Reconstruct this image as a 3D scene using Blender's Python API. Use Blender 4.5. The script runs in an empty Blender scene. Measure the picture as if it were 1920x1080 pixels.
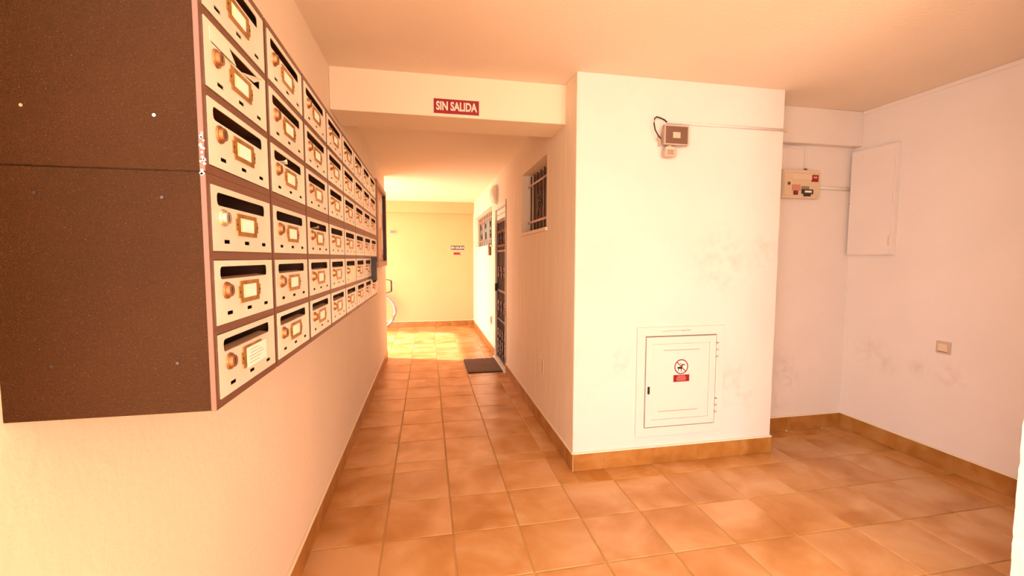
import bpy, bmesh, math, random
from mathutils import Vector, Matrix
random.seed(7)
C = bpy.context.scene.collection
S = bpy.context.scene

# ---------------------------------------------------------------- camera, world, sun, exposure
F, YAW, PITCH, ROLL, HC = 801.95, .1939, .0706, .0020, 1.37
cy, sy = math.cos(YAW), math.sin(YAW)
f0, r0, u0 = Vector((sy, cy, 0)), Vector((cy, -sy, 0)), Vector((0, 0, 1))
f1 = f0*math.cos(PITCH)-u0*math.sin(PITCH); u1 = u0*math.cos(PITCH)+f0*math.sin(PITCH)
r2 = r0*math.cos(ROLL)+u1*math.sin(ROLL); u2 = u1*math.cos(ROLL)-r0*math.sin(ROLL)
cam = bpy.data.objects.new('camera', bpy.data.cameras.new('camera')); C.objects.link(cam)
m = Matrix((r2, u2, -f1)).transposed().to_4x4(); m.translation = (0, 0, HC)
cam.matrix_world = m
cam.data.sensor_width = 36; cam.data.lens = F/1920*36; cam.data.clip_start = .02
S.camera = cam
S.view_settings.view_transform = 'Standard'; S.view_settings.look = 'None'
S.view_settings.gamma = 1; S.view_settings.use_curve_mapping = False
S.view_settings.exposure = 0.54

w = bpy.data.worlds.new('daylight'); S.world = w; w.use_nodes = True
w.node_tree.nodes['Background'].inputs[0].default_value = (1, .94, .90, 1)
w.node_tree.nodes['Background'].inputs[1].default_value = 6.0

def light(name, kind, loc, rot, energy, col=(1, .93, .82), **kw):
    l = bpy.data.lights.new(name, kind); l.energy = energy; l.color = col
    for k, v in kw.items(): setattr(l, k, v)
    o = bpy.data.objects.new(name, l); C.objects.link(o); o.location = loc; o.rotation_euler = rot
    return o
sun = light('sun', 'SUN', (-6, 8, 6), (0, 0, 0), 9, (1, .93, .82), angle=.02)
sun.rotation_euler = Vector((.80, -.28, -.52)).to_track_quat('-Z', 'Y').to_euler()
p = light('entrance_daylight', 'AREA', (1.45, -1.75, 1.25), (math.radians(90), 0, 0), 1, shape='RECTANGLE', size=1.2, size_y=2.45)
p.data.cycles.is_portal = True
p = light('side_daylight', 'AREA', (-.7, -.62, 1.25), (0, math.radians(-90), 0), 1, shape='RECTANGLE', size=2.45, size_y=2.1)
p.data.cycles.is_portal = True
p = light('passage_daylight', 'AREA', (-2.2, 7.28, 1.22), (0, math.radians(-90), 0), 1, shape='RECTANGLE', size=2.4, size_y=2.5)
p.data.cycles.is_portal = True

# ---------------------------------------------------------------- materials
MATS = {}
def mat(name, col, rough=.6, metal=0, bump=0, bscale=60, var=0, vscale=4, spec=.5, stretch=None, rnd=0, smudge=None, speck=None, coat=0):
    if name in MATS: return MATS[name]
    M = bpy.data.materials.new(name); M.use_nodes = True; MATS[name] = M
    n, L = M.node_tree.nodes, M.node_tree.links; b = n['Principled BSDF']
    b.inputs['Roughness'].default_value = rough; b.inputs['Metallic'].default_value = metal
    b.inputs['Specular IOR Level'].default_value = spec; b.inputs['Coat Weight'].default_value = coat
    b.inputs['Base Color'].default_value = (*col, 1)
    tc = n.new('ShaderNodeTexCoord'); src = tc.outputs['Object']
    geo = n.new('ShaderNodeNewGeometry')
    if stretch:
        mp = n.new('ShaderNodeMapping'); mp.inputs['Scale'].default_value = stretch
        L.new(src, mp.inputs[0]); srcb = mp.outputs[0]
    else: srcb = src
    out = None
    def noise(scale, detail, s):
        t = n.new('ShaderNodeTexNoise'); t.inputs['Scale'].default_value = scale; t.inputs['Detail'].default_value = detail
        L.new(s, t.inputs['Vector']); return t
    def mixc(fac, a, bcol, mode='MIX'):
        x = n.new('ShaderNodeMix'); x.data_type = 'RGBA'; x.blend_type = mode
        L.new(fac, x.inputs[0])
        if isinstance(a, tuple): x.inputs[6].default_value = (*a, 1)
        else: L.new(a, x.inputs[6])
        x.inputs[7].default_value = (*bcol, 1); return x.outputs[2]
    def ramp(s, lo, hi):
        r = n.new('ShaderNodeMapRange'); r.inputs[1].default_value = lo; r.inputs[2].default_value = hi
        L.new(s, r.inputs[0]); return r.outputs[0]
    cur = col
    if var:
        t = noise(vscale, 4, srcb)
        cur = mixc(ramp(t.outputs[0], .35, .68), cur, tuple(c*(1-var) for c in col))
    if speck:
        t = noise(speck[0], 2, src)
        cur = mixc(ramp(t.outputs[0], speck[1], speck[1]+.08), cur, speck[2])
    if smudge:
        tot = None
        for (x, y, z, r) in smudge:
            d = n.new('ShaderNodeVectorMath'); d.operation = 'DISTANCE'; L.new(geo.outputs['Position'], d.inputs[0]); d.inputs[1].default_value = (x, y, z)
            q = n.new('ShaderNodeMapRange'); q.inputs[1].default_value = r; q.inputs[2].default_value = r*.15; q.inputs[3].default_value = 0; q.inputs[4].default_value = 1
            L.new(d.outputs['Value'], q.inputs[0])
            if tot is None: tot = q.outputs[0]
            else:
                a = n.new('ShaderNodeMath'); a.operation = 'MAXIMUM'; L.new(tot, a.inputs[0]); L.new(q.outputs[0], a.inputs[1]); tot = a.outputs[0]
        t = noise(18, 5, src); a = n.new('ShaderNodeMath'); a.operation = 'MULTIPLY'; L.new(tot, a.inputs[0]); L.new(ramp(t.outputs[0], .42, .75), a.inputs[1])
        k = n.new('ShaderNodeMath'); k.operation = 'MULTIPLY'; L.new(a.outputs[0], k.inputs[0]); k.inputs[1].default_value = .55
        cur = mixc(k.outputs[0], cur, (.62, .46, .40))
    if rnd:
        oi = n.new('ShaderNodeObjectInfo'); h = n.new('ShaderNodeHueSaturation')
        mr = n.new('ShaderNodeMapRange'); mr.inputs[3].default_value = 1-rnd; mr.inputs[4].default_value = 1+rnd
        L.new(oi.outputs['Random'], mr.inputs[0]); L.new(mr.outputs[0], h.inputs['Value'])
        if isinstance(cur, tuple): h.inputs['Color'].default_value = (*cur, 1)
        else: L.new(cur, h.inputs['Color'])
        cur = h.outputs[0]
    if not isinstance(cur, tuple): L.new(cur, b.inputs['Base Color'])
    if bump:
        t = noise(bscale, 3, srcb); bm_ = n.new('ShaderNodeBump'); bm_.inputs['Strength'].default_value = bump; bm_.inputs['Distance'].default_value = .004
        L.new(t.outputs[0], bm_.inputs['Height']); L.new(bm_.outputs[0], b.inputs['Normal'])
    return M

def tile_mat(name, a, bcol, c, rough, scale=5.0):
    M = bpy.data.materials.new(name); M.use_nodes = True; n, L = M.node_tree.nodes, M.node_tree.links; b = n['Principled BSDF']
    geo = n.new('ShaderNodeNewGeometry'); oi = n.new('ShaderNodeObjectInfo')
    sc = n.new('ShaderNodeVectorMath'); sc.operation = 'SCALE'; sc.inputs[0].default_value = (7.3, 11.1, 5.7); L.new(oi.outputs['Random'], sc.inputs['Scale'])
    ad = n.new('ShaderNodeVectorMath'); ad.operation = 'ADD'; L.new(geo.outputs['Position'], ad.inputs[0]); L.new(sc.outputs[0], ad.inputs[1])
    t = n.new('ShaderNodeTexNoise'); t.inputs['Scale'].default_value = scale; t.inputs['Detail'].default_value = 5; t.inputs['Distortion'].default_value = .4; L.new(ad.outputs[0], t.inputs['Vector'])
    r = n.new('ShaderNodeValToRGB'); L.new(t.outputs[0], r.inputs[0]); e = r.color_ramp.elements
    e[0].position = .34; e[0].color = (*a, 1); e[1].position = .66; e[1].color = (*c, 1); k = e.new(.5); k.color = (*bcol, 1)
    h = n.new('ShaderNodeHueSaturation'); mr = n.new('ShaderNodeMapRange'); mr.inputs[3].default_value = .96; mr.inputs[4].default_value = 1.04
    L.new(oi.outputs['Random'], mr.inputs[0]); L.new(mr.outputs[0], h.inputs['Value']); L.new(r.outputs[0], h.inputs['Color']); L.new(h.outputs[0], b.inputs['Base Color'])
    t2 = n.new('ShaderNodeTexNoise'); t2.inputs['Scale'].default_value = 90; L.new(geo.outputs['Position'], t2.inputs['Vector'])
    bp = n.new('ShaderNodeBump'); bp.inputs['Strength'].default_value = .12; bp.inputs['Distance'].default_value = .002; L.new(t2.outputs[0], bp.inputs['Height']); L.new(bp.outputs[0], b.inputs['Normal'])
    b.inputs['Roughness'].default_value = rough
    return M

PEACH = (.92, .74, .57); WHITE = (.86, .735, .675)
plaster_left = mat('peach_plaster', PEACH, .75, bump=.35, bscale=45, var=.05, vscale=2, stretch=(1, 1, .8))
plaster_corr = mat('peach_plaster_corridor', PEACH, .75, bump=.5, bscale=40, var=.07, vscale=5, stretch=(1, 4, .5))
plaster_end = mat('peach_plaster_end', (.80, .41, .20), .75, bump=.3, bscale=45, var=.04, vscale=3)
plaster_white = mat('white_plaster', WHITE, .7, bump=.3, bscale=55, var=.04, vscale=3,
    smudge=[(1.92, 2.53, 1.35, .28), (2.02, 2.53, .52, .2), (2.12, 2.53, .42, .14), (2.26, 2.53, 1.42, .15), (2.72, 2.84, .52, .16), (2.80, 2.84, .42, .12),
            (3.29, 2.62, .66, .16), (3.29, 2.5, .6, .10), (3.29, 2.30, .62, .08), (3.29, 2.1, .62, .12), (1.22, 2.53, .7, .1)])
ceil_mat = mat('ceiling_paint', (.92, .74, .60), .8, bump=.35, bscale=60, var=.05, vscale=1.5)
ceil_mat2 = mat('corridor_ceiling_paint', (.93, .78, .63), .8, bump=.25, bscale=60)
beam_mat = mat('beam_paint', (.92, .74, .56), .75, bump=.2, bscale=50)
grout = mat('grout', (.50, .30, .11), .8, bump=.3, bscale=200)
floor_tile = tile_mat('terracotta_tile', (.46, .185, .035), (.58, .275, .09), (.67, .37, .165), .27, 3.0)
base_tile = tile_mat('baseboard_tile', (.33, .12, .018), (.42, .165, .03), (.48, .22, .06), .42, 7)
bead = mat('white_caulk', (.90, .74, .55), .6)
steel_brown = mat('brown_hammered_steel', (.056, .019, .004), .5, metal=.0, bump=.7, bscale=420, speck=(520, .64, (.17, .075, .03)), var=.25, vscale=3, spec=.12)
frame_brown = mat('brown_frame_steel', (.17, .068, .036), .4, metal=.3, bump=.1, bscale=200)
inner_dark = mat('dark_box_interior', (.035, .014, .008), .7)
alu = mat('brushed_aluminium', (.90, .82, .70), .38, metal=.30, var=.14, vscale=9, rnd=.08, bump=.05, bscale=30)
alu_lip = mat('slot_lip_metal', (.55, .36, .23), .45, metal=.5)
brass = mat('aged_brass', (.52, .27, .07), .35, metal=.8, var=.4, vscale=60)
copper = mat('lock_metal', (.45, .22, .11), .3, metal=.85, var=.3, vscale=80)
steel = mat('bright_steel', (.75, .66, .55), .25, metal=.9)
card = mat('name_card', (.93, .80, .50), .6, rnd=.1)
paper = mat('white_paper', (.92, .84, .76), .7)
ink = mat('ink', (.10, .07, .06), .6)
black = mat('black_plastic', (.02, .012, .012), .4)
red = mat('red_sign', (.30, .003, .006), .45)
signwhite = mat('sign_lettering', (.95, .72, .62), .5)
darkiron = mat('dark_iron', (.055, .03, .028), .4, metal=.3)
railiron = mat('rail_iron', (.30, .19, .15), .4, metal=.4)
pinkwhite = mat('painted_door_white', (.88, .73, .66), .45)
groove = mat('groove_shadow_gap', (.30, .20, .16), .8)
wood = mat('brown_wood', (.22, .085, .03), .5, var=.4, vscale=12, stretch=(1, 1, .1))
boardwood = mat('notice_board_frame', (.48, .25, .15), .5, var=.2, vscale=20)
lampglass = mat('opal_glass', (.93, .82, .73), .25)
grey = mat('floodlight_grey', (.42, .29, .23), .45)
greydark = mat('floodlight_reflector', (.22, .12, .08), .35, metal=.3)
plastic = mat('cream_plastic', (.78, .58, .42), .4)
plastic2 = mat('beige_plastic', (.62, .44, .33), .45)
mat_fibre = mat('door_mat_fibre', (.26, .16, .12), .95, bump=1, bscale=300, var=.35, vscale=60)
rubber = mat('rubber', (.05, .04, .04), .7)
marble = mat('marble_sill', (.88, .78, .68), .35, var=.06, vscale=6)
stone_out = mat('outside_paving', (.80, .68, .52), .8)
glass = mat('window_glass', (.50, .38, .32), .12, spec=.8)
blind = mat('window_blind', (.90, .80, .74), .6)  # opaque pale tone for window panes and a back board

# ---------------------------------------------------------------- mesh helpers
def bx(bm, x0, x1, y0, y1, z0, z1, mi=0):
    vs = [bm.verts.new(p) for p in [(x0,y0,z0),(x1,y0,z0),(x1,y1,z0),(x0,y1,z0),(x0,y0,z1),(x1,y0,z1),(x1,y1,z1),(x0,y1,z1)]]
    for f in [(0,3,2,1),(4,5,6,7),(0,1,5,4),(1,2,6,5),(2,3,7,6),(3,0,4,7)]:
        g = bm.faces.new([vs[i] for i in f]); g.material_index = mi
    return vs
def tube(bm, pts, r, seg=8, closed=False, mi=0):
    pts = [Vector(p) for p in pts]; rings = []; N = len(pts)
    for i, p_ in enumerate(pts):
        if closed: d = pts[(i+1) % N]-pts[i-1]
        else: d = pts[min(i+1, N-1)]-pts[max(i-1, 0)]
        d.normalize(); a = d.orthogonal() if abs(d.z) > .95 or rings == [] else None
        ref = Vector((0, 0, 1)) if abs(d.z) < .9 else Vector((1, 0, 0))
        a = d.cross(ref).normalized(); b_ = d.cross(a)
        rings.append([bm.verts.new(p_+a*r*math.cos(t)+b_*r*math.sin(t)) for t in [2*math.pi*k/seg for k in range(seg)]])
    for i in range(N if closed else N-1):
        A, B = rings[i], rings[(i+1) % N]
        for k in range(seg):
            f = bm.faces.new([A[k], A[(k+1) % seg], B[(k+1) % seg], B[k]]); f.smooth = True; f.material_index = mi
    if not closed:
        bm.faces.new(rings[0][::-1]); bm.faces.new(rings[-1])
def disc(bm, c, axis, r, h, seg=20, r2=None):
    c = Vector(c); ax = Vector(axis).normalized(); a = ax.orthogonal().normalized(); b_ = ax.cross(a); r2 = r if r2 is None else r2
    A = [bm.verts.new(c+a*r*math.cos(t)+b_*r*math.sin(t)) for t in [2*math.pi*k/seg for k in range(seg)]]
    B = [bm.verts.new(c+ax*h+a*r2*math.cos(t)+b_*r2*math.sin(t)) for t in [2*math.pi*k/seg for k in range(seg)]]
    for k in range(seg):
        bm.faces.new([A[k], A[(k+1) % seg], B[(k+1) % seg], B[k]])
    bm.faces.new(A[::-1]); bm.faces.new(B)
def bevel(bm, w_=.002, seg=1):
    bmesh.ops.bevel(bm, geom=bm.edges[:], offset=w_, segments=seg, affect='EDGES', profile=.5)
def mesh(name, bm, m_):
    bmesh.ops.recalc_face_normals(bm, faces=bm.faces[:])
    me = bpy.data.meshes.new(name); bm.to_mesh(me); bm.free()
    for x in (m_ if isinstance(m_, (list, tuple)) else [m_]): me.materials.append(x)
    return me
def link(name, me, parent=None, loc=(0, 0, 0), rot=None, label=None):
    o = bpy.data.objects.new(name, me); C.objects.link(o); o.location = loc
    if rot: o.rotation_euler = rot
    if parent: o.parent = parent
    if label: o['label'] = label
    return o
def obj(name, bm, m_, parent=None, **k): return link(name, mesh(name, bm, m_), parent, **k)
def tag(o, label, cat, group=None):
    o['label'] = label; o['category'] = cat
    if group: o['group'] = group
    return o
def thing(name, label, cat, loc=(0, 0, 0), group=None):
    o = bpy.data.objects.new(name, None); C.objects.link(o); o.location = loc; o.empty_display_size = .05
    return tag(o, label, cat, group)
def struct(name, bm, m_, parent=None, **k):
    o = obj(name, bm, m_, parent, **k)
    if not parent: o['kind'] = 'structure'
    return o
def box(name, m_, dims, parent=None, bev=0, **k):
    bm = bmesh.new(); bx(bm, *dims)
    if bev: bevel(bm, bev, 2)
    return obj(name, bm, m_, parent, **k)
def local(parent, *d):  # world dims -> parent's coordinates
    l = parent.location; return (d[0]-l.x, d[1]-l.x, d[2]-l.y, d[3]-l.y, d[4]-l.z, d[5]-l.z)
def text_mesh(txt, size, m_, extrude=.0006, sx=1.0, bold=0):
    cu = bpy.data.curves.new('t', 'FONT'); cu.body = txt; cu.size = size; cu.extrude = extrude; cu.align_x = 'CENTER'; cu.align_y = 'CENTER'; cu.offset = bold; cu.resolution_u = 4
    o = bpy.data.objects.new('t', cu); C.objects.link(o); bpy.context.view_layer.update()
    me = bpy.data.meshes.new_from_object(o.evaluated_get(bpy.context.evaluated_depsgraph_get())); bpy.data.objects.remove(o)
    for v in me.vertices: v.co.x *= sx
    me.materials.clear(); me.materials.append(m_); return me
FACE_CAM = (math.radians(90), 0, 0)   # lettering that faces -Y

# ---------------------------------------------------------------- room shell
XL, XR, YP, YB, XRR, ZC, ZC2 = -.56, .90, 2.537, 2.84, 3.29, 2.49, 2.45
P = .335
bm = bmesh.new(); bx(bm, -.74, 3.45, -1.9, 2.84, -.08, -.0035); bx(bm, -2.0, 1.1, 2.84, 8.75, -.08, -.0035)
floor = struct('floor', bm, grout)
xs = [-2.238+P*i for i in range(18)]                       # longitudinal joints, one on -.228
ys = [2.0555-P*k for k in range(7, 0, -1)]+[2.0555, 2.3905, 2.7255, 2.8555]+[2.8555+P*k for k in range(1, 19)]
tcache = {}
def tile_mesh(w_, d_):
    k = (round(w_, 3), round(d_, 3))
    if k not in tcache:
        bm = bmesh.new(); bx(bm, 0, k[0], 0, k[1], -.009, 0)
        top = [e for e in bm.edges if all(v.co.z > -.001 for v in e.verts)]
        bmesh.ops.bevel(bm, geom=top, offset=min(.0025, k[0]*.3, k[1]*.3), segments=1, affect='EDGES')
        tcache[k] = mesh('floor_tile', bm, floor_tile)
    return tcache[k]
def put_tile(x0, x1, y0, y1):
    g = .006
    if x1-x0 < .02 or y1-y0 < .02: return
    link('tile', tile_mesh(x1-x0-g, y1-y0-g), floor, (x0+g/2, y0+g/2, 0))
def clip(a, b, lo, hi): return max(a, lo), min(b, hi)
for j in range(len(ys)-1):
    for i in range(len(xs)-1):
        x0, x1, y0, y1 = xs[i], xs[i+1], ys[j], ys[j+1]
        if y0 < YP:                                          # hall in front of the pillar
            a, b_ = clip(x0, x1, XL, XRR); c_, d_ = y0, min(y1, YP)
            if b_ > a: 
                if y1 > YP and a < XR:                        # row that runs on into the corridor
                    e_, f_ = clip(x0, x1, XL, XR); put_tile(e_, f_, y0, y1)
                    if b_ > XR: put_tile(max(a, XR), b_, y0, YP)
                elif y1 > YP and b_ > 2.36:
                    if a < 2.36: put_tile(a, 2.36, y0, YP)
                    put_tile(max(a, 2.36), b_, y0, y1)
                else: put_tile(a, b_, c_, d_)
        elif y0 < YB:
            a, b_ = clip(x0, x1, XL, XR)
            if b_ > a: put_tile(a, b_, y0, y1)
            a, b_ = clip(x0, x1, 2.36, XRR)
            if b_ > a: put_tile(a, b_, y0, min(y1, YB))
        elif y0 < 6.0:
            a, b_ = clip(x0, x1, XL, XR)
            if b_ > a: put_tile(a, b_, y0, y1)
        else:
            a, b_ = clip(x0, x1, -2.0, XR); c_, d_ = clip(y0, y1, 0, 8.62)
            if b_ > a and d_ > c_: put_tile(a, b_, c_, d_)

bm = bmesh.new(); bx(bm, -.74, XL, .42, 6.0, 0, 2.6); struct('wall_left', bm, plaster_left)
bm = bmesh.new(); bx(bm, -.74, 3.45, -1.9, 2.95, ZC, 2.62); struct('ceiling', bm, ceil_mat)
bm = bmesh.new(); bx(bm, -2.3, 1.2, 2.95, 8.8, ZC2, 2.62); struct('ceiling', bm, ceil_mat2)
# pillar block, lifted a little proud of the tiled base
bm = bmesh.new(); bx(bm, XR, 2.355, YP, 2.95, 0, ZC+.02); struct('wall_front', bm, [plaster_white])
bm = bmesh.new(); bx(bm, XR-.003, XR, YP+.004, 2.95, .1, ZC); struct('wall_front_side', bm, plaster_corr)['kind'] = 'structure'
# corridor right wall with openings for two windows and the door
W1, W2, DR = (3.21, 4.095, 1.603, 2.16), (6.07, 8.25, 1.555, 2.11), (4.93, 5.79, 0, 2.05)
bm = bmesh.new(); yy = 2.95; T = XR+.2
for (a, b_, c_, d_) in (W1, DR, W2):
    bx(bm, XR, T, yy, a, 0, 2.55)
    if c_ > 0: bx(bm, XR, T, a, b_, 0, c_)
    bx(bm, XR, T, a, b_, d_, 2.55); yy = b_
bx(bm, XR, T, yy, 8.8, 0, 2.55)
struct('wall_right', bm, plaster_corr)
bm = bmesh.new(); bx(bm, -2.0, XR, 8.62, 8.8, 0, 2.55); struct('wall_end', bm, plaster_end)
bm = bmesh.new(); bx(bm, -2.3, -2.1, 5.9, 8.8, 1.80, 2.5); struct('passage_light_baffle', bm, plaster_left)  # unseen block added across the passage to hold sky light off the end wall
bm = bmesh.new(); bx(bm, 2.30, 3.45, YB, 3.0, 0, 2.6); struct('wall_back', bm, plaster_white)
bm = bmesh.new(); bx(bm, XRR, 3.45, 1.10, 3.0, 0, 2.6); struct('wall_far_right', bm, plaster_white)
# near wall return at the right edge of the view, rough plastered arris
bm = bmesh.new(); bx(bm, 2.06, 3.45, .98, 1.10, 0, 2.55)
bmesh.ops.subdivide_edges(bm, edges=[e for e in bm.edges if abs(e.verts[0].co.z-e.verts[1].co.z) > 1], cuts=110)
for v in bm.verts:
    if v.co.x < 2.1 and 0 < v.co.z < 2.5: v.co.x += random.uniform(-.004, .004)
struct('wall_near_right', bm, mat('near_white_plaster', (.93, .86, .74), .7, bump=.4, bscale=60))
bm = bmesh.new(); bx(bm, -.74, .85, -1.9, -1.75, 0, ZC); bx(bm, 2.06, 3.45, -1.9, -1.75, 0, ZC); bx(bm, 3.29, 3.45, -1.75, .98, 0, ZC); struct('wall_entrance', bm, plaster_left)  # unseen; back opening narrowed so less light falls on the pillar
# beams
bm = bmesh.new(); bx(bm, XL, XR, 2.75, 3.07, 2.242, ZC2+.06); bevel(bm, .006, 2); struct('beam_corridor', bm, beam_mat)
bm = bmesh.new(); bx(bm, XL-1.4, XR, 8.50, 8.62, 2.235, ZC2+.06); bevel(bm, .004, 1); struct('beam_end', bm, plaster_end)
bm = bmesh.new(); bx(bm, 2.355, XRR, 2.775, YB, 2.228, ZC); bevel(bm, .005, 1); struct('beam_back', bm, plaster_white)
bm = bmesh.new(); bx(bm, XRR-.012, XRR, 1.1, 2.775, ZC-.028, ZC); bevel(bm, .004, 1); struct('trim_1', bm, plaster_white)
# ground outside the passage, in the sun
bm = bmesh.new(); bx(bm, -12, -2.0, 2, 14, -.15, -.02); struct('ground', bm, stone_out)
bm = bmesh.new(); bx(bm, -8, 8, -12, -1.9, -.15, -.02); bx(bm, -8, -.75, -1.9, 2, -.15, -.02); struct('ground', bm, stone_out)

# baseboards: separate tiles on a thin bed, white bead on top
def baseboard(name, axis, fixed, sgn, a0, a1, joints, h=.113, t=.009, skipend=False):
    """runs along axis; face at fixed + sgn*t"""
    def D(p0, p1, q0, q1, z0, z1):
        q0, q1 = sorted((q0, q1))
        return (q0, q1, p0, p1, z0, z1) if axis == 'y' else (p0, p1, q0, q1, z0, z1)
    bm = bmesh.new(); bx(bm, *D(a0, a1, fixed, fixed+sgn*(t-.003), 0, h-.001)); root = struct(name, bm, grout)
    js = sorted([a0]+[j for j in joints if a0+.02 < j < a1-.02]+[a1])
    for p0, p1 in zip(js[:-1], js[1:]):
        bm = bmesh.new(); bx(bm, *D(p0+.001, p1-.001, fixed+sgn*.0025, fixed+sgn*t, .001, h)); bevel(bm, .0012, 1)
        obj('tile', bm, base_tile, root)
    bm = bmesh.new(); bx(bm, *D(a0, a1, fixed, fixed+sgn*(t+.004), h, h+.010)); bevel(bm, .003, 2)
    obj('caulk_bead', bm, bead, root)
    return root
jy = [-.8+P*k for k in range(35)]
baseboard('baseboard_left', 'y', XL, 1, .42, 6.0, jy)
baseboard('baseboard_right', 'y', XR, -1, YP-.009, 4.93, [y+.1 for y in jy])
baseboard('baseboard_right', 'y', XR, -1, 5.79, 8.62, jy)
baseboard('baseboard_end', 'x', 8.62, -1, -2.0, XR-.009, xs, h=.105)
baseboard('baseboard_front', 'x', YP, -1, XR, 2.364, xs)
baseboard('baseboard_front', 'y', 2.355, 1, YP, YB, [])
baseboard('baseboard_back', 'x', YB, -1, 2.364, XRR-.009, xs)
baseboard('baseboard_far_right', 'y', XRR, -1, 1.1, YB, [y+.18 for y in jy])

# ---------------------------------------------------------------- mailboxes
XF, Y0, CW, Z0 = -.304, .680, .2525, 1.147
PIT, RAIL = .1095, .013
DW0, DW1, DH = .009, .2385, .0955
def plate(holes, u0, u1, v0, v1, th, chamf=None):
    """flat sheet in the (y, z) plane with rectangular holes, solid"""
    us = sorted({u0, u1, *[h[0] for h in holes], *[h[1] for h in holes]}); vs = sorted({v0, v1, *[h[2] for h in holes], *[h[3] for h in holes]})
    bm = bmesh.new(); V = {}
    def vert(u, v):
        k = (round(u, 5), round(v, 5))
        if k not in V: V[k] = bm.verts.new((0, u, v))
        return V[k]
    for i in range(len(us)-1):
        for j in range(len(vs)-1):
            uc, vc = (us[i]+us[i+1])/2, (vs[j]+vs[j+1])/2
            if any(h[0] < uc < h[1] and h[2] < vc < h[3] for h in holes): continue
            bm.faces.new([vert(us[i], vs[j]), vert(us[i+1], vs[j]), vert(us[i+1], vs[j+1]), vert(us[i], vs[j+1])])
    if chamf:
        h = holes[0]; c = chamf
        for (a, b_, su, sv) in ((h[0], h[3], 1, -1), (h[0], h[2], 1, 1), (h[1], h[3], -1, -1), (h[1], h[2], -1, 1)):
            vs3 = [bm.verts.new((0, a, b_)), bm.verts.new((0, a+su*c, b_)), bm.verts.new((0, a+su*c*.3, b_+sv*c*.3)), bm.verts.new((0, a, b_+sv*c))]
            bm.faces.new(vs3)
    r = bmesh.ops.extrude_face_region(bm, geom=bm.faces[:])
    for v in [g for g in r['geom'] if isinstance(g, bmesh.types.BMVert)]: v.co.x += th
    return bm
SLOT = (.024, .212, .067, .0865)
RECTS = [(.042, .063, .0115, .0175), (.116, .137, .0115, .0175), (.192, .213, .0115, .0175)]
ME = {}
ME['door'] = mesh('door', plate([SLOT]+RECTS, DW0, DW1, 0, DH, .0016, .006), alu)
bm = bmesh.new()   # folded lip below the slot, inside the door
q = [bm.verts.new(p_) for p_ in [(.0005, SLOT[0]+.003, SLOT[2]+.0005), (.0005, SLOT[1]-.003, SLOT[2]+.0005), (-.016, SLOT[1]-.003, SLOT[2]+.003), (-.016, SLOT[0]+.003, SLOT[2]+.003)]]
bm.faces.new(q); r = bmesh.ops.extrude_face_region(bm, geom=bm.faces[:])
for v in [g for g in r['geom'] if isinstance(g, bmesh.types.BMVert)]: v.co.z -= .0012
ME['lip'] = mesh('slot_lip', bm, alu_lip)
bm = bmesh.new(); disc(bm, (.0016, .042, .050), (1, 0, 0), .0135, .003, 24, .0125); disc(bm, (.0046, .042, .050), (1, 0, 0), .0105, .005, 24, .009)
ME['lock'] = mesh('lock', bm, copper); ME['lock_steel'] = mesh('lock', (lambda b: (disc(b, (.0016, .042, .050), (1, 0, 0), .0135, .003, 24, .0125), disc(b, (.0046, .042, .050), (1, 0, 0), .0105, .005, 24, .009), b)[2])(bmesh.new()), steel)
bm = bmesh.new(); bx(bm, .0094, .0102, .0412, .0428, .045, .055); ME['keyhole'] = mesh('keyhole', bm, black)
b1 = plate([(.098, .156, .0325, .0555)], .0885, .1655, .0255, .0615, .0035)
bx(b1, .0016, .0035, .083, .0885, .034, .053); bx(b1, .0016, .0035, .1655, .171, .034, .053)
for v in b1.verts: v.co.x = max(v.co.x, .0016)
ME['frame'] = mesh('label_frame', b1, brass)
bm = bmesh.new(); bx(bm, .0016, .0024, .0985, .1555, .033, .055); ME['card'] = mesh('label_card', bm, card)
bm = bmesh.new(); bx(bm, .0024, .0027, .112, .1545, .0335, .0545); ME['card2'] = mesh('card_paper', bm, paper)
for k_, yy in (('rivet', .086), ('rivet2', .168)):
    bm = bmesh.new(); disc(bm, (.003, yy, .0435), (1, 0, 0), .0018, .0012, 8); ME[k_] = mesh('rivet', bm, darkiron)
def body_mesh(h):
    d = XF-.002-XL; w_ = CW-.0055; bm = bmesh.new(); t = .0012
    bx(bm, -d, -.004, 0, t, 0, h); bx(bm, -d, -.004, w_-t, w_, 0, h); bx(bm, -d, -.004, 0, w_, 0, t); bx(bm, -d, -.004, 0, w_, h-t, h); bx(bm, -d, -d+t, 0, w_, 0, h)
    # front flange round the door
    fr = plate([(DW0-.001, DW1+.001, RAIL-.001, RAIL+DH+.001)], 0, w_, 0, h, .0055)
    for v in fr.verts: v.co.x -= .0055
    me_ = bpy.data.meshes.new('x'); fr.to_mesh(me_); fr.free(); bm.from_mesh(me_)
    return bm
ME['body'] = mesh('housing', body_mesh(PIT-.0006), frame_brown); ME['body_t'] = mesh('housing', body_mesh(.1225), frame_brown)
bm = bmesh.new(); bx(bm, -.200, -.1985, DW0-.004, DW1+.004, .004, .1); ME['inner'] = mesh('back_plate', bm, inner_dark)
rows = ['bottom row', 'fifth row down', 'fourth row down', 'third row down', 'second row down', 'top row']
cols = ['nearest column by the end panel', 'second column from the end panel', 'third column from the end panel', 'fourth column from the end panel',
        'fifth column from the end panel', 'sixth column from the end panel', 'seventh column from the end panel', 'farthest column by the notice board']
def mb_base(r_): return Z0+(r_ // 3)*.342+(r_ % 3)*PIT
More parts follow.
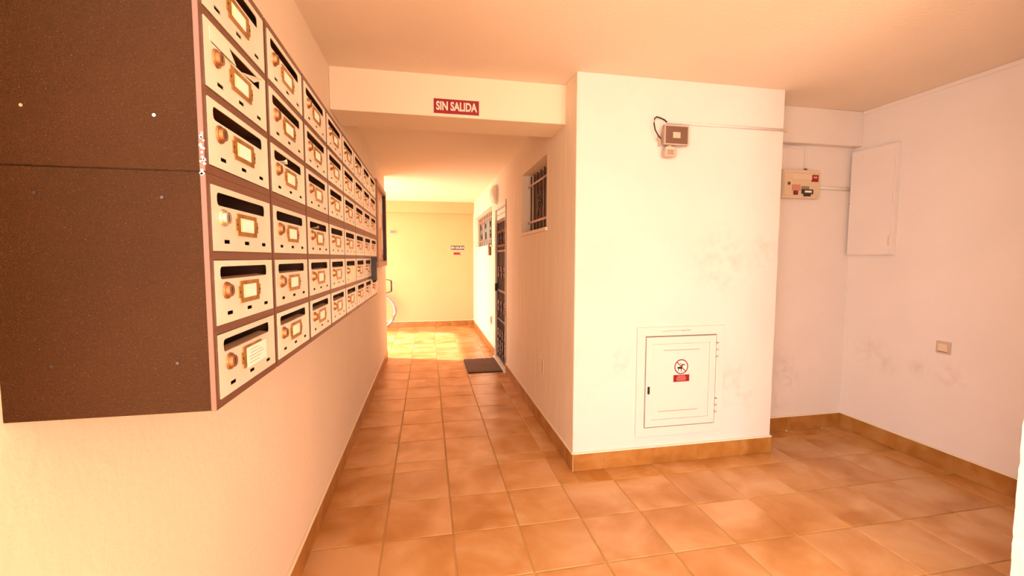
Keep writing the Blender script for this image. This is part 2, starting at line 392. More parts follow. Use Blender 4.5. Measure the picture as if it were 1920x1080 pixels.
for c in range(8):
    for r_ in range(6):
        base = 'silver mailbox with brass label holder'
        if (c, r_) == (0, 0): base = 'silver mailbox with white address sticker'
        if (c, r_) == (0, 4): base = 'silver mailbox with a bent slot flap'
        if (c, r_) == (0, 2): base = 'silver mailbox with a shiny steel lock'
        if (c, r_) == (4, 1): base = 'silver mailbox with taped cream paper'
        b = thing('mailbox', f'{base}, {rows[r_]}, {cols[c]}', 'mailbox', (XF, Y0+c*CW+.0020, mb_base(r_)), 'mailboxes on the left wall')
        link('housing', ME['body_t'] if r_ % 3 == 2 else ME['body'], b)
        link('back_plate', ME['inner'], b)
        d = link('door', ME['door'], b, (0, 0, RAIL)); link('slot_lip', ME['lip'], d)
        lk = link('lock', ME['lock_steel'] if (c, r_) == (0, 2) else ME['lock'], b, (0, 0, RAIL))
        kh = link('keyhole', ME['keyhole'], lk)
        if (c, r_) == (4, 1):
            bm = bmesh.new(); bx(bm, .002, .0026, .07, .20, .008, .064); bevel(bm, .0002, 1); obj('taped_paper', bm, card, b, loc=(0, 0, RAIL), label='cream paper taped over the label place')
            continue
        fr = link('label_frame', ME['frame'], b, (0, 0, RAIL)); link('rivet', ME['rivet'], fr); link('rivet', ME['rivet2'], fr)
        cd = link('label_card', ME['card'], b, (0, 0, RAIL)); link('card_paper', ME['card2'], cd)
        if (c, r_) == (0, 0):
            bm = bmesh.new(); bx(bm, .0042, .0046, .098, .185, .024, .058)
            st = obj('address_sticker', bm, paper, b, loc=(0, 0, RAIL), label='white paper sticker with small lines of print')
            bm = bmesh.new()
            for k, (a, e) in enumerate(((.112, .15), (.112, .165), (.108, .172), (.11, .16), (.108, .15))): bx(bm, .0046, .0048, a, e, .052-k*.0055, .0527-k*.0055)
            obj('print_lines', bm, ink, st)
        if (c, r_) == (0, 4):
            bm = bmesh.new()
            P1 = [(.002, .024, .088), (.002, .024, .069), (.006, .10, .064), (.003, .082, .086)]
            P2 = [(.002, .13, .067), (.010, .20, .084), (.004, .212, .0855), (.004, .178, .069)]
            for PP in (P1, P2):
                g = bm.faces.new([bm.verts.new(p_) for p_ in PP])
            rr = bmesh.ops.extrude_face_region(bm, geom=bm.faces[:])
            for v in [g for g in rr['geom'] if isinstance(g, bmesh.types.BMVert)]: v.co.x -= .0008
            obj('bent_flap', bm, alu, b, loc=(0, 0, RAIL), label='crumpled metal flap bent out of the slot')
# brown end panels, one per bank
for k, (nm, holes) in enumerate((('lower', [(-.505, 1.454), (-.358, 1.452), (-.500, 1.222), (-.350, 1.22)]), ('upper', [(-.512, 1.565), (-.362, 1.562)]))):
    z = Z0+.342*k
    t = thing('mailbox_side_panel', f'{nm} brown speckled steel end panel of the mailbox bank', 'panel', (XL, Y0-.002, z), 'brown end panels of the mailboxes')
    bm = bmesh.new(); bx(bm, 0, XF-XL+.001, 0, .0018, .0006, .3412); bevel(bm, .0006, 1); obj('sheet', bm, steel_brown, t)
    bm = bmesh.new(); bx(bm, XF-XL-.006, XF-XL+.0015, -.0012, .0018, .0006, .3412); bevel(bm, .0005, 1); obj('folded_edge', bm, frame_brown, t)
    for hx, hz in holes:
        bm = bmesh.new(); disc(bm, (hx-XL, -.0012, hz-z), (0, 1, 0), .0022, .0014, 10); obj('screw', bm, darkiron if k == 0 else steel, t)
bm = bmesh.new()
for k in range(26):
    z = 1.484+random.random()**1.8*.06; y = XF+random.uniform(-.004, .001); s = random.uniform(.0008, .0024)
    disc(bm, (y, Y0-.0042, z), (0, 1, 0), s, .0014, 5+k % 4, s*1.1)
plr = obj('plaster_splash', bm, paper); tag(plr, 'dried white plaster splash on the seam of the brown end panel', 'plaster')
# post sticking out of slots
def letter(c, r_, u, lab, m_, tri=True):
    b = Vector((XF, Y0+c*CW, mb_base(r_)+RAIL+.066)); bm = bmesh.new()
    pts = [(-.03, u-.018, .004), (-.03, u+.018, .004), (.004, u+.012, .006), (.006, u, .014), (.004, u-.012, .007)]
    bm.faces.new([bm.verts.new(b+Vector(p_)) for p_ in pts]); rr = bmesh.ops.extrude_face_region(bm, geom=bm.faces[:])
    for v in [g for g in rr['geom'] if isinstance(g, bmesh.types.BMVert)]: v.co.z += .0008
    tag(obj('letter', bm, m_), lab, 'letter', 'letters in the mailbox slots')
letter(1, 3, .09, 'white letter corner poking out of third row slot, second column', paper)
letter(2, 2, .10, 'tan leaflet in the slot of the fourth row, third column', alu_lip)
bm = bmesh.new(); bx(bm, XF+.003, XF+.030, 2.425, 2.445, 1.245, 1.362); bx(bm, XF+.001, XF+.034, 2.428, 2.442, 1.345, 1.372); bevel(bm, .003, 2)
tag(obj('black_holder', bm, black), 'slim black holder hanging between the farthest two mailbox columns', 'holder')

# ---------------------------------------------------------------- notice board on the left wall
nb = thing('notice_board', 'wood-framed glass notice board behind the mailboxes on the left wall', 'notice board', (XL, 4.6, 1.27))
ya, yb, zb, h = 0, .96, 0, .90
box('back_panel', mat('board_felt', (.80, .50, .36), .8), (0, .02, .02, yb-.02, .02, h-.02), nb)
for nm, dd in (('frame', (0, .06, 0, .05, 0, h)), ('frame', (0, .06, yb-.05, yb, 0, h)), ('frame', (0, .06, .05, yb-.05, 0, .06)), ('frame', (0, .06, .05, yb-.05, h-.05, h))):
    box(nm, boardwood, dd, nb, .004)
box('inner_edge', darkiron, (.02, .055, yb-.065, yb-.05, .06, h-.05), nb)
for k, (a, e, z0_, z1_) in enumerate(((.2, .41, .42, .72), (.5, .71, .45, .75), (.74, .88, .20, .42), (.72, .86, .62, .80))):
    box('notice', paper, (.02, .022, a, e, z0_, z1_), nb)
box('notice', red, (.02, .023, .78, .84, .10, .13), nb)

# ---------------------------------------------------------------- signs
def sign(name, txt, loc, w_, h_, m_, label, tm, size, sx, bold, th=.003):
    t = thing(name, label, 'sign', loc)
    box('plate', m_, (-w_/2, w_/2, -th, 0, -h_/2, h_/2), t, .0006)
    box('border', signwhite, (-w_/2-.003, w_/2+.003, -.0015, 0, -h_/2-.003, h_/2+.003), t)
    if txt:
        o = link('lettering', text_mesh(txt, size, tm, .0006, sx, bold), t, (0, -th-.0004, -.001), FACE_CAM, 'pale capital lettering')
    return t
sign('exit_sign', 'SIN SALIDA', (.186, 2.75, 2.304), .280, .088, red, 'red sign reading SIN SALIDA on the ceiling beam', signwhite, .071, .70, .0022)
sign('wall_sign', 'SIN SALIDA', (.583, 8.62, 1.566), .27, .083, darkiron, 'small dark sign with white letters on the far end wall', signwhite, .062, .82, .0016)
s2 = sign('wall_sign', None, (.585, 8.62, 1.451), .165, .05, red, 'tiny red sign below the dark sign on the end wall', signwhite, .06, .8, 0)
box('corner_mark', signwhite, (.05, .078, -.004, -.003, -.01, .015), s2)
s3 = thing('grey_plate', 'small grey metal plate on the far end wall beside the passage corner', 'plate', (-.655, 8.62, 1.863))
box('plate', grey, (-.06, .055, -.012, 0, -.03, .03), s3, .003); box('slot', darkiron, (-.04, .035, -.0135, -.012, -.006, .006), s3)

# ---------------------------------------------------------------- ironwork helpers
def scroll(cx, cz, s, x, flip=1):
    """small S of two coils in the (y, z) plane"""
    pts = []
    for k in range(15):
        a = k/14*math.pi*2.3; r = s*(.25+.75*k/14)*.5
        pts.append((x, cx+flip*(r*math.cos(a)), cz+s*.5+r*math.sin(a)))
    pts2 = [(x, 2*cx-y_, 2*cz-z_) for (_, y_, z_) in pts]
    return pts, pts2
def grille(parent, x, ya, yb, za, zb, bars, rails, r=.008, scr=None, barm=darkiron, railm=railiron, over=.0):
    for k in range(bars):
        y = ya+(yb-ya)*(k+.5)/bars
        bm = bmesh.new(); bx(bm, x-r*.8, x+r*.8, y-r, y+r, za, zb); bevel(bm, .0012, 1); obj('bar', bm, barm, parent)
    for z in rails:
        bm = bmesh.new(); bx(bm, x-.013, x-.007, ya-.02, yb+.02, z-.010, z+.010); bevel(bm, .0012, 1); obj('rail', bm, railm, parent)
    for (cx, cz, s) in scr or []:
        bm = bmesh.new(); a, b_ = scroll(cx, cz, s, x-.006); tube(bm, a, .006, 6); tube(bm, b_, .006, 6); obj('scroll', bm, barm, parent)

# windows (children of a structure root)
def window(n_, W, xg, xw, bars, rails, scr, dark_far=True, barm=darkiron, rr=.008):
    a, b_, c_, d_ = W
    bm = bmesh.new(); bx(bm, xw, xw+.03, a, b_, c_, c_+.045); bx(bm, xw, xw+.03, a, b_, d_-.045, d_); bx(bm, xw, xw+.03, a, a+.045, c_+.045, d_-.045); bx(bm, xw, xw+.03, b_-.045, b_, c_+.045, d_-.045)
    m_ = (a+b_)/2; bx(bm, xw-.003, xw+.03, m_-.025, m_+.025, c_+.045, d_-.045)
    root = struct(f'window_{n_}', bm, wood if dark_far else pinkwhite)
    bm = bmesh.new(); bx(bm, xw+.012, xw+.016, m_, b_-.045, c_+.045, d_-.045); obj('pane', bm, wood if dark_far else blind, root)
    bm = bmesh.new(); bx(bm, xw+.012, xw+.016, a+.045, m_, c_+.045, d_-.045); obj('pane', bm, blind, root)
    bm = bmesh.new(); bx(bm, XR-.02, XR+.13, a-.03, b_+.03, c_-.025, c_+.003); bevel(bm, .004, 2); obj('sill', bm, beam_mat, root)
    bm = bmesh.new(); bx(bm, XR+.195, XR+.2, a, b_, c_, d_); obj('back_board', bm, wood if dark_far else blind, root)
    g = thing('window_grille', {1: 'dark iron window grille with scroll centre in the near corridor window', 2: 'thin iron window grille with scrolls in the far corridor window'}[n_], 'grille', (0, 0, 0))
    grille(g, xg, a+.01, b_-.06, c_+.004, d_-.03, bars, rails, rr, scr, barm)
    return root
window(1, W1, XR+.065, XR+.13, 7, (1.70, 2.04), [(3.60, 1.87, .075), (3.68, 1.87, .075), (3.60, 1.94, .06), (3.70, 1.80, .06)], rr=.0065)
window(2, W2, XR+.055, XR+.12, 12, (1.66, 1.99, 2.07), [(6.6, 1.82, .16), (7.15, 1.82, .16), (7.7, 1.82, .16)], False, rr=.008)

# door opening: frame, transom, security gate, timber door behind
a, b_, c_, d_ = DR
bm = bmesh.new(); bx(bm, XR-.006, XR+.09, a, a+.055, 0, d_); bx(bm, XR-.006, XR+.09, b_-.05, b_, 0, d_); bx(bm, XR-.006, XR+.09, a+.055, b_-.05, d_-.05, d_)
door = struct('door_1', bm, pinkwhite)
bm = bmesh.new(); bx(bm, XR-.010, XR-.006, a-.004, a+.008, .03, d_); obj('edge_strip', bm, wood, door, label='dark strip along the near edge of the frame')
for k in range(2):
    bm = bmesh.new(); bx(bm, XR+.02, XR+.05, a+.055, b_-.05, 1.865+k*.068, 1.925+k*.068); bevel(bm, .006, 2); obj('transom_panel', bm, pinkwhite, door)
bm = bmesh.new(); bx(bm, XR+.11, XR+.15, a+.02, b_-.02, .02, d_-.05); obj('door_leaf', bm, wood, door)
bm = bmesh.new(); bx(bm, XR-.03, XR+.2, a-.03, b_+.02, 0, .018); bevel(bm, .003, 2); obj('threshold', bm, marble, door)
gate = thing('security_gate', 'dark ornamental iron security gate in the corridor doorway', 'gate', (XR+.035, a+.06, .025))
GW, GH = b_-.055-(a+.06), 1.83
bm = bmesh.new()
for dd in ((-.015, .015, 0, .03, 0, GH), (-.015, .015, GW-.03, GW, 0, GH), (-.015, .015, .03, GW-.03, 0, .035), (-.015, .015, .03, GW-.03, GH-.03, GH), (-.015, .015, .03, GW-.03, .9, .93), (-.015, .015, .03, GW-.03, .52, .545), (-.015, .015, .03, GW-.03, 1.42, 1.445)): bx(bm, *dd)
obj('gate_frame', bm, darkiron, gate)
for k in range(9):
    y = .03+(GW-.06)*(k+.5)/9; bm = bmesh.new(); bx(bm, -.009, .009, y-.009, y+.009, .03, GH-.03); obj('bar', bm, darkiron, gate)
for z, n_ in ((1.60, 3), (1.16, 3), (.72, 3), (.36, 4), (.22, 4), (.12, 4)):
    for k in range(n_):
        y = .05+(GW-.1)*(k+.5)/n_; bm = bmesh.new(); p1, p2 = scroll(y, z, .085 if n_ == 3 else .06, -.018, 1 if k % 2 else -1); tube(bm, p1, .007, 6); tube(bm, p2, .007, 6)
        obj('scroll', bm, railiron if z < 1.3 else darkiron, gate)
for z in (1.50, 1.68):
    for k in range(6):
        y = .06+(GW-.12)*(k+.5)/6; bm = bmesh.new(); disc(bm, (-.010, y, z), (-1, 0, 0), .017, .012, 10, .008); obj('collar', bm, brass, gate)
for z in (.10, .70, 1.22, 1.74):
    bm = bmesh.new(); bx(bm, -.045, .0, -.012, .02, z-.045, z+.045); bevel(bm, .003, 1); obj('hinge', bm, black, gate)
bm = bmesh.new(); bx(bm, -.05, -.01, GW-.05, GW-.005, .90, 1.00); bevel(bm, .004, 1); obj('gate_lock', bm, black, gate)

# lamp above the door, intercom, small plates
wl = thing('wall_lamp', 'round opal bulkhead lamp above the corridor doorway', 'lamp', (XR, 5.6, 2.195))
bm = bmesh.new(); disc(bm, (0, 0, 0), (-1, 0, 0), .132, .022, 28, .128); obj('base', bm, pinkwhite, wl)
bm = bmesh.new(); bmesh.ops.create_uvsphere(bm, u_segments=28, v_segments=14, radius=.122)
for v in bm.verts: v.co.x = -.025+(-abs(v.co.x)*.62 if v.co.x < 0 else 0)
for f in bm.faces: f.smooth = True
obj('shade', bm, lampglass, wl)
ic = thing('intercom', 'small brown intercom box beside the corridor doorway', 'intercom', (XR, 6.2, 1.49))
box('case', wood, (-.03, 0, -.06, .06, -.085, .085), ic, .004); box('panel', darkiron, (-.033, -.03, -.045, .045, .01, .06), ic); box('button', steel, (-.034, -.03, -.015, .015, -.05, -.03), ic)
def small_plate(name, lab, cat, m_, dims, inner=None, im=None):
    cx, cyy, cz = dims[0] if dims[0] == dims[1] else (dims[0]+dims[1])/2, (dims[2]+dims[3])/2, (dims[4]+dims[5])/2
    t = thing(name, lab, cat, (cx, cyy, cz)); box('plate', m_, local(t, *dims), t, .002)
    if inner: box('cover', im or m_, local(t, *inner), t, .0015)
    return t
small_plate('cover_plate', 'peach painted socket plate low on the corridor wall near the pillar', 'plate', plaster_corr, (XR-.006, XR, 3.26, 3.40, .45, .56), (XR-.008, XR-.005, 3.262, 3.272, .452, .558), wood)
small_plate('cover_plate', 'narrow grey socket plate on the bright wall past the doorway', 'plate', plastic2, (XR-.012, XR, 6.08, 6.19, .41, .52), (XR-.016, XR-.012, 6.10, 6.17, .43, .50), grey)
small_plate('cover_plate', 'square white blank plate low on the recess back wall', 'plate', pinkwhite, (2.682, 2.852, YB-.006, YB, .188, .322), (2.688, 2.846, YB-.008, YB-.005, .194, .316), plaster_white)

# light switch on the far right wall
ls = thing('light_switch', 'beige light switch on the right white wall', 'light switch', (XRR, 2.157, .792))
box('plate', plastic2, (-.008, 0, -.040, .040, -.040, .040), ls, .002); box('rocker', plastic, (-.013, -.008, -.026, .026, -.024, .026), ls, .002); box('groove', groove, (-.0135, -.008, -.024, .024, -.029, -.026), ls)

# door mat
dm = thing('door_mat', 'grey brown fibre door mat in front of the gate', 'door mat', (.67, 5.35, 0))
box('border', rubber, (-.22, .215, -.36, .34, .0005, .009), dm, .003)
bm = bmesh.new(); NX, NY = 40, 60
gv = [[bm.verts.new((-.208+.41*i/NX, -.348+.676*j/NY, .009+random.uniform(.001, .0055))) for j in range(NY+1)] for i in range(NX+1)]
for i in range(NX):
    for j in range(NY): bm.faces.new([gv[i][j], gv[i+1][j], gv[i+1][j+1], gv[i][j+1]])
o = obj('pile', bm, mat_fibre, dm); o['kind'] = 'stuff'

# ---------------------------------------------------------------- access door in the pillar
ad = thing('access_door', 'white metal utility cupboard door low on the white pillar', 'access door', (1.64, YP, .555))
def fr(px0, px1, pz0, pz1, wd, y0_, y1_, nm, m_, bev=.0015):   # mitred frame of four members
    for k in range(4):
        bm = bmesh.new()
        O = [(px0, pz0), (px1, pz0), (px1, pz1), (px0, pz1)]; I = [(px0+wd, pz0+wd), (px1-wd, pz0+wd), (px1-wd, pz1-wd), (px0+wd, pz1-wd)]
        A, B, D_, E_ = O[k], O[(k+1) % 4], I[(k+1) % 4], I[k]
        lo = [bm.verts.new((x, y1_, z)) for x, z in (A, B, D_, E_)]; hi = [bm.verts.new((x, y0_, z)) for x, z in (A, B, D_, E_)]
        bm.faces.new(lo); bm.faces.new(hi[::-1])
        for i in range(4): bm.faces.new([lo[i], lo[(i+1) % 4], hi[(i+1) % 4], hi[i]])
        bmesh.ops.recalc_face_normals(bm, faces=bm.faces[:]); bevel(bm, .0012, 1)
        obj(nm, bm, m_, ad)
fr(-.318, .318, -.362, .366, .058, -.014, 0, 'frame', pinkwhite)
box('backing', groove, (-.262, .262, -.003, 0, -.306, .31), ad)
fr(-.253, .254, -.298, .300, .046, -.016, -.004, 'door_rail', pinkwhite)
lf = box('door_panel', pinkwhite, (-.2055, .2065, -.013, -.004, -.2505, .2525), ad, .002)
bm = bmesh.new()
for dd in ((-.13, .13, -.0145, -.013, .208, .214), (-.16, .13, -.0145, -.013, -.2, -.194)): bx(bm, *dd)
obj('pressed_line', bm, plastic2, lf)
hd = box('lock', black, (-.241, -.226, -.019, -.016, -.075, -.025), ad, .003)
for z in (.20, -.18):
    for k in range(2):
        bm = bmesh.new(); tube(bm, [(.262, -.019, z+k*.045-.04), (.262, -.019, z+k*.045)], .007, 10); obj('hinge', bm, pinkwhite, ad)
    bm = bmesh.new()
    for k in (-.043, .003, .050): bx(bm, .255, .269, -.024, -.012, z+k-.0025, z+k+.0025)
    obj('hinge_pin', bm, grey, ad)
bm = bmesh.new(); tube(bm, [(-.14+random.uniform(-.01, .01)+.02*k, -.0145, .340+random.uniform(-.002, .002)) for k in range(9)], .0012, 5); tube(bm, [(.0+.012*k, -.0145, .342+random.uniform(-.004, .004)) for k in range(6)], .0018, 5)
obj('scuff_mark', bm, groove, ad)
# prohibition sticker and red text plate
ps = thing('warning_sticker', 'round red and white prohibition sticker on the utility door', 'sticker', (1.640, YP-.0135, .652))
bm = bmesh.new(); disc(bm, (0, 0, 0), (0, -1, 0), .050, .0008, 40); obj('face', bm, mat('sticker_white', (.93, .78, .72), .5), ps)
bm = bmesh.new(); R1, R2 = .050, .043; N = 48
for k in range(N):
    t0, t1 = 2*math.pi*k/N, 2*math.pi*(k+1)/N
    bm.faces.new([bm.verts.new((r*math.cos(t), -.0014, r*math.sin(t))) for r, t in ((R1, t0), (R1, t1), (R2, t1), (R2, t0))])
rr = bmesh.ops.extrude_face_region(bm, geom=bm.faces[:])
for v in [g for g in rr['geom'] if isinstance(g, bmesh.types.BMVert)]: v.co.y += .0006
d45 = .7071
for s_, e_ in ((-.045, .045),):
    q = [bm.verts.new((s_*d45+.003*d45, -.0022, -s_*d45+.003*d45)), bm.verts.new((e_*d45+.003*d45, -.0022, -e_*d45+.003*d45)), bm.verts.new((e_*d45-.003*d45, -.0022, -e_*d45-.003*d45)), bm.verts.new((s_*d45-.003*d45, -.0022, -s_*d45-.003*d45))]
    bm.faces.new(q)
obj('ring_and_bar', bm, mat('sticker_red', (.30, .012, .02), .5), ps)
bm = bmesh.new()   # black figure: trunk, arm, head, two legs
for poly in ([(-.030, -.006), (-.024, .000), (-.004, .000), (.008, -.008), (.004, -.016), (-.016, -.013), (-.028, -.012)],
             [(-.004, -.002), (.000, .014), (.012, .018), (.026, .017), (.026, .011), (.010, .010), (.006, -.006)],
             [(-.010, .020), (-.005, .026), (-.001, .022), (-.005, .018)],
             [(-.020, -.012), (-.016, -.014), (-.020, -.030), (-.024, -.030)], [(-.002, -.014), (.003, -.014), (.001, -.034), (-.003, -.034)]):
    bm.faces.new([bm.verts.new((x, -.0018, z)) for x, z in poly])
rr = bmesh.ops.extrude_face_region(bm, geom=bm.faces[:])
for v in [g for g in rr['geom'] if isinstance(g, bmesh.types.BMVert)]: v.co.y += .0006
obj('figure', bm, black, ps)
pt = thing('red_sticker', 'small red sticker with pale print below the round prohibition sticker', 'sticker', (1.643, YP-.0135, .5745))
box('face', red, (-.058, .058, -.0012, 0, -.023, .023), pt)
bm = bmesh.new()
for k, (s_, e_) in enumerate(((-.028, .028), (-.034, .034), (-.036, .036), (-.034, .034))):
    x = s_
    while x < e_-.004:
        wd = random.uniform(.003, .007); bx(bm, x, min(x+wd, e_), -.0018, -.0012, .0125-k*.0095, .018-k*.0095); x += wd+.0015
obj('print_lines', bm, mat('pale_print', (.80, .25, .22), .6), pt)

# ---------------------------------------------------------------- floodlight on the pillar
fl = thing('floodlight', 'grey LED floodlight with motion sensor high on the white pillar', 'floodlight', (1.530, YP, 2.134))
bm = bmesh.new(); bx(bm, -.085, .085, -.060, -.035, -.062, .062); bevel(bm, .006, 3); obj('housing', bm, grey, fl)
bm = bmesh.new(); bx(bm, -.072, .072, -.035, -.02, -.050, .050)
for k in range(9): bx(bm, -.066+k*.016, -.063+k*.016, -.036, -.012, -.05, .05)
obj('heat_sink', bm, grey, fl)
bm = bmesh.new()
O = [(-.075, -.052), (.075, -.052), (.075, .052), (-.075, .052)]; I = [(-.026, -.018), (.026, -.018), (.026, .018), (-.026, .018)]
vo = [bm.verts.new((x, -.0612, z)) for x, z in O]; vi = [bm.verts.new((x, -.0545+.0, z)) for x, z in I]
for v in vi: v.co.y = -.0606
for k in range(4): bm.faces.new([vo[k], vo[(k+1) % 4], vi[(k+1) % 4], vi[k]])
obj('reflector', bm, greydark, fl)
box('led_chip', mat('led_chip', (.62, .48, .36), .4), (-.025, .025, -.0625, -.0604, -.018, .018), fl, .0006)
bm = bmesh.new(); bx(bm, -.083, .083, -.0628, -.059, .053, .060); bx(bm, -.083, .083, -.0628, -.059, -.060, -.053); bx(bm, -.083, -.076, -.0628, -.059, -.053, .053); bx(bm, .076, .083, -.0628, -.059, -.053, .053); obj('bezel', bm, mat('bezel_grey', (.55, .40, .32), .45), fl)
bm = bmesh.new(); bx(bm, -.11, -.085, -.03, -.012, -.028, -.008); bx(bm, -.095, -.088, -.03, 0, -.06, .01); bevel(bm, .002, 1); obj('bracket', bm, plastic2, fl)
bm = bmesh.new(); bx(bm, -.04, .045, -.025, 0, -.02, .02); obj('mount', bm, grey, fl)
se = box('sensor', plastic, (-.062, -.010, -.05, -.02, -.088, -.068), fl, .003)
bm = bmesh.new(); tube(bm, [(-.036, -.04, -.058), (-.036, -.04, -.07)], .013, 14); obj('sensor_joint', bm, plastic2, se)
bm = bmesh.new(); bx(bm, -.072, .004, -.062, -.015, -.132, -.086); bevel(bm, .007, 2); sh = obj('sensor_head', bm, plastic2, se)
bm = bmesh.new(); bx(bm, -.063, -.018, -.0655, -.06, -.120, -.093); bevel(bm, .002, 1); obj('sensor_lens', bm, grey, fl)
bm = bmesh.new()
cp = [(1.428, -.05, 2.112), (1.414, -.045, 2.128), (1.394, -.040, 2.165), (1.388, -.035, 2.205), (1.395, -.03, 2.235), (1.412, -.022, 2.250), (1.440, -.018, 2.246), (1.470, -.014, 2.238), (1.490, -.010, 2.226)]
tube(bm, [(x, YP+y, z) for x, y, z in cp], .0042, 8); tag(obj('cable', bm, black), 'short black cable looping from the floodlight to the conduit', 'cable')
for o in bpy.data.objects:
    if o.name.startswith('cable') and o.type == 'MESH':
        for p_ in o.data.polygons: p_.use_smooth = True
cd = thing('conduit', 'thin white conduit running right from the floodlight across the pillar', 'conduit', (1.49, YP-.008, 2.226))
bm = bmesh.new(); tube(bm, [(0, 0, 0), (.885, 0, 0)], .0085, 10); obj('pipe', bm, plaster_white, cd)
bm = bmesh.new(); bx(bm, .860, .880, -.012, .008, -.010, .010); obj('clip', bm, plastic2, cd)

# ---------------------------------------------------------------- recess: electric box, conduits, tall cover
eb = thing('electric_box', 'beige electric box with stickers on the recess back wall', 'electric box', (2.76, YB, 1.928))
box('case', plastic, (-.155, .165, -.055, 0, -.105, .105), eb, .004)
box('lid', mat('lid_beige', (.74, .55, .36), .5), (-.150, .160, -.062, -.055, -.088, .083), eb, .003)
box('window_flap', plastic, (-.09, .13, -.067, -.062, .030, .075), eb, .002)
bm = bmesh.new(); disc(bm, (-.112, -.062, .0), (0, -1, 0), .012, .004, 14); obj('lock', bm, wood, eb)
def stick(nm, m_, x0, x1, z0, z1, k=0): return box(nm, m_, (x0, x1, -.0685-k*.0006, -.062, z0, z1), eb)
stick('red_label', red, .085, .140, .018, .068, 1); box('print', mat('pale_print', (.8, .25, .22)), (.095, .128, -.0697, -.069, .042, .056), eb)
stick('pink_label', mat('pink_label', (.62, .25, .17), .5), -.085, -.015, -.052, -.008); stick('dark_label', mat('dark_red', (.16, .015, .02), .5), -.070, -.035, -.083, -.052, 1)
stick('grey_label', mat('grey_label', (.28, .21, .15), .5), .0, .062, -.04, -.018); stick('black_label', darkiron, .0, .10, -.075, -.040); stick('white_label', paper, .025, .085, -.064, -.050, 1); stick('black_label', black, .02, .078, -.092, -.075, 1)
cd = thing('conduit', 'white conduit from the electric box to the tall wall cover', 'conduit', (2.925, YB-.012, 1.912))
bm = bmesh.new(); tube(bm, [(0, 0, .003), (.35, 0, -.002)], .0115, 10); obj('pipe', bm, plaster_white, cd); bm = bmesh.new(); disc(bm, (.345, 0, -.002), (1, 0, 0), .015, .018, 12); obj('coupling', bm, plastic2, cd)
cd = thing('conduit', 'thin white conduit dropping from the recess beam onto the electric box', 'conduit', (2.84, YB-.008, 2.033))
bm = bmesh.new(); tube(bm, [(0, 0, 0), (0, 0, .165), (-.02, 0, .178), (-.45, 0, .182)], .007, 8); obj('pipe', bm, plaster_white, cd)
bm = bmesh.new(); disc(bm, (0, 0, 0), (0, 0, 1), .012, .02, 10); obj('gland', bm, wood, cd)
wc = thing('wall_cabinet', 'tall flat white painted cabinet high on the right wall corner', 'cabinet', (XRR, 2.65, 1.795))
box('body', plaster_white, (-.040, 0, -.16, .172, -.398, .398), wc, .003)
dr = box('door', plaster_white, (-.046, -.041, -.152, .165, -.388, .390), wc, .002)
box('handle', plastic, (-.052, -.046, -.150, -.138, -.33, -.26), dr, .002)
box('hinge', plastic2, (-.050, -.046, .160, .168, -.005, .004), dr)

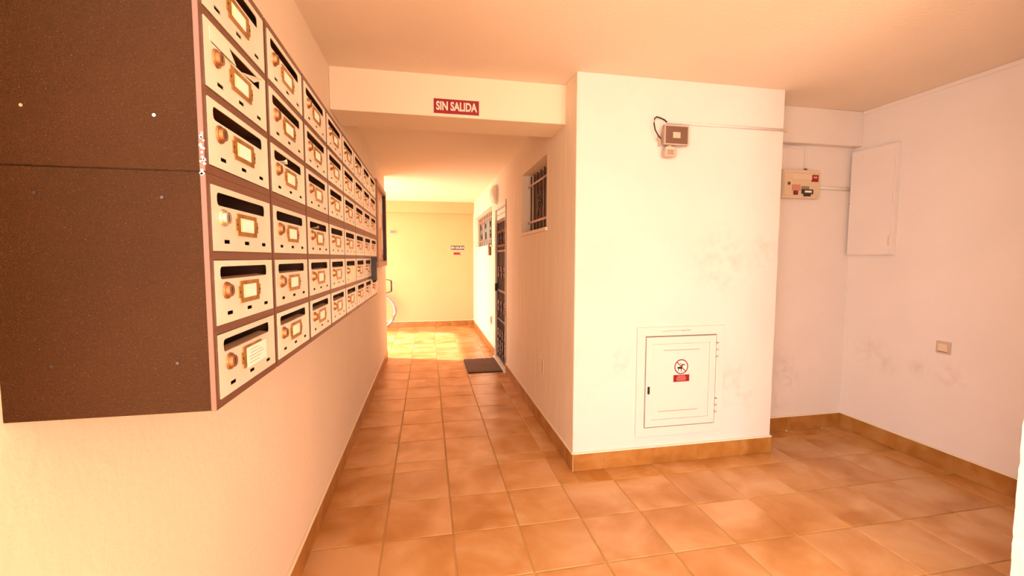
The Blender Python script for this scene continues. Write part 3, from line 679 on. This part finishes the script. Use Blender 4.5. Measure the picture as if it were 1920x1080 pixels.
# ---------------------------------------------------------------- bicycle behind the left wall's end
bk = thing('bicycle', 'bicycle leaning by the end wall, only its front wheel in view', 'bicycle', (-.945, 8.42, 0))
def circ(cx, cz, r, n_=40, a0=0, a1=2*math.pi, y=0): return [(cx+r*math.cos(a0+(a1-a0)*k/(n_-(a1-a0 < 6))), y, cz+r*math.sin(a0+(a1-a0)*k/(n_-(a1-a0 < 6)))) for k in range(n_)]
for cx in (0, -1.02):
    wh = bmesh.new(); tube(wh, circ(cx, .345, .325), .017, 8, True); wo = obj('wheel', wh, mat('tyre_grey', (.32, .24, .22), .7), bk)
    bm = bmesh.new(); tube(bm, circ(cx, .345, .303), .009, 6, True); obj('rim', bm, steel, wo)
    bm = bmesh.new()
    for k in range(18):
        a = 2*math.pi*k/18; tube(bm, [(cx, 0, .345), (cx+.3*math.cos(a), 0, .345+.3*math.sin(a))], .0012, 4)
    obj('spokes', bm, steel, wo)
    bm = bmesh.new(); disc(bm, (cx, -.04, .345), (0, 1, 0), .022, .08, 14); obj('hub', bm, darkiron, wo)
    bm = bmesh.new(); tube(bm, circ(cx, .345, .352, 18, -.1 if cx == 0 else .9, 2.3), .010, 6); obj('mudguard', bm, mat('mudguard', (.36, .28, .27), .5), bk)
bm = bmesh.new()
for pts in ([(-.10, 0, .62), (-.42, 0, .30), (-.62, 0, .80)], [(-.13, 0, .72), (-.60, 0, .75)], [(-.42, 0, .30), (-1.02, 0, .345)], [(-.60, 0, .72), (-1.02, 0, .345)], [(-.10, 0, .60), (-.16, 0, .88)]): tube(bm, pts, .016, 8)
obj('frame', bm, mat('bike_paint', (.10, .12, .16), .4), bk)
bm = bmesh.new(); tube(bm, [(0, -.05, .345), (-.06, -.045, .56), (-.10, 0, .62)], .011, 8); tube(bm, [(0, .05, .345), (-.06, .045, .56), (-.10, 0, .62)], .011, 8); obj('fork', bm, steel, bk)
bm = bmesh.new(); tube(bm, [(-.16, 0, .88), (-.10, 0, .93), (-.08, -.12, .95), (-.15, -.27, .95)], .011, 8); tube(bm, [(-.10, 0, .93), (-.08, .12, .95), (-.15, .17, .95)], .011, 8)
obj('handlebar', bm, steel, bk)
bm = bmesh.new(); tube(bm, [(.258, -.03, .73), (.258, -.03, .93)], .015, 8); tube(bm, [(.262, -.03, .93), (.2, -.03, .95), (-.08, -.02, .95)], .008, 8); tube(bm, [(.262, -.03, .73), (-.1, -.0, .62)], .008, 8); obj('handlebar_end', bm, darkiron, bk)  # upright dark bar for the handlebar end, with added stays
bm = bmesh.new(); bmesh.ops.create_uvsphere(bm, u_segments=16, v_segments=8, radius=1)
for v in bm.verts: v.co = Vector((-.64+v.co.x*.13, v.co.y*(.035+.04*max(0, -v.co.x)), .87+v.co.z*.03))
obj('saddle', bm, black, bk)
bm = bmesh.new(); tube(bm, [(-.62, 0, .78), (-.64, 0, .85)], .013, 8); disc(bm, (-.42, -.03, .30), (0, 1, 0), .08, .01, 20); tube(bm, [(-.42, -.05, .30), (-.36, -.06, .16)], .008, 6); bx(bm, -.40, -.31, -.14, -.06, .15, .17); obj('crankset', bm, darkiron, bk)
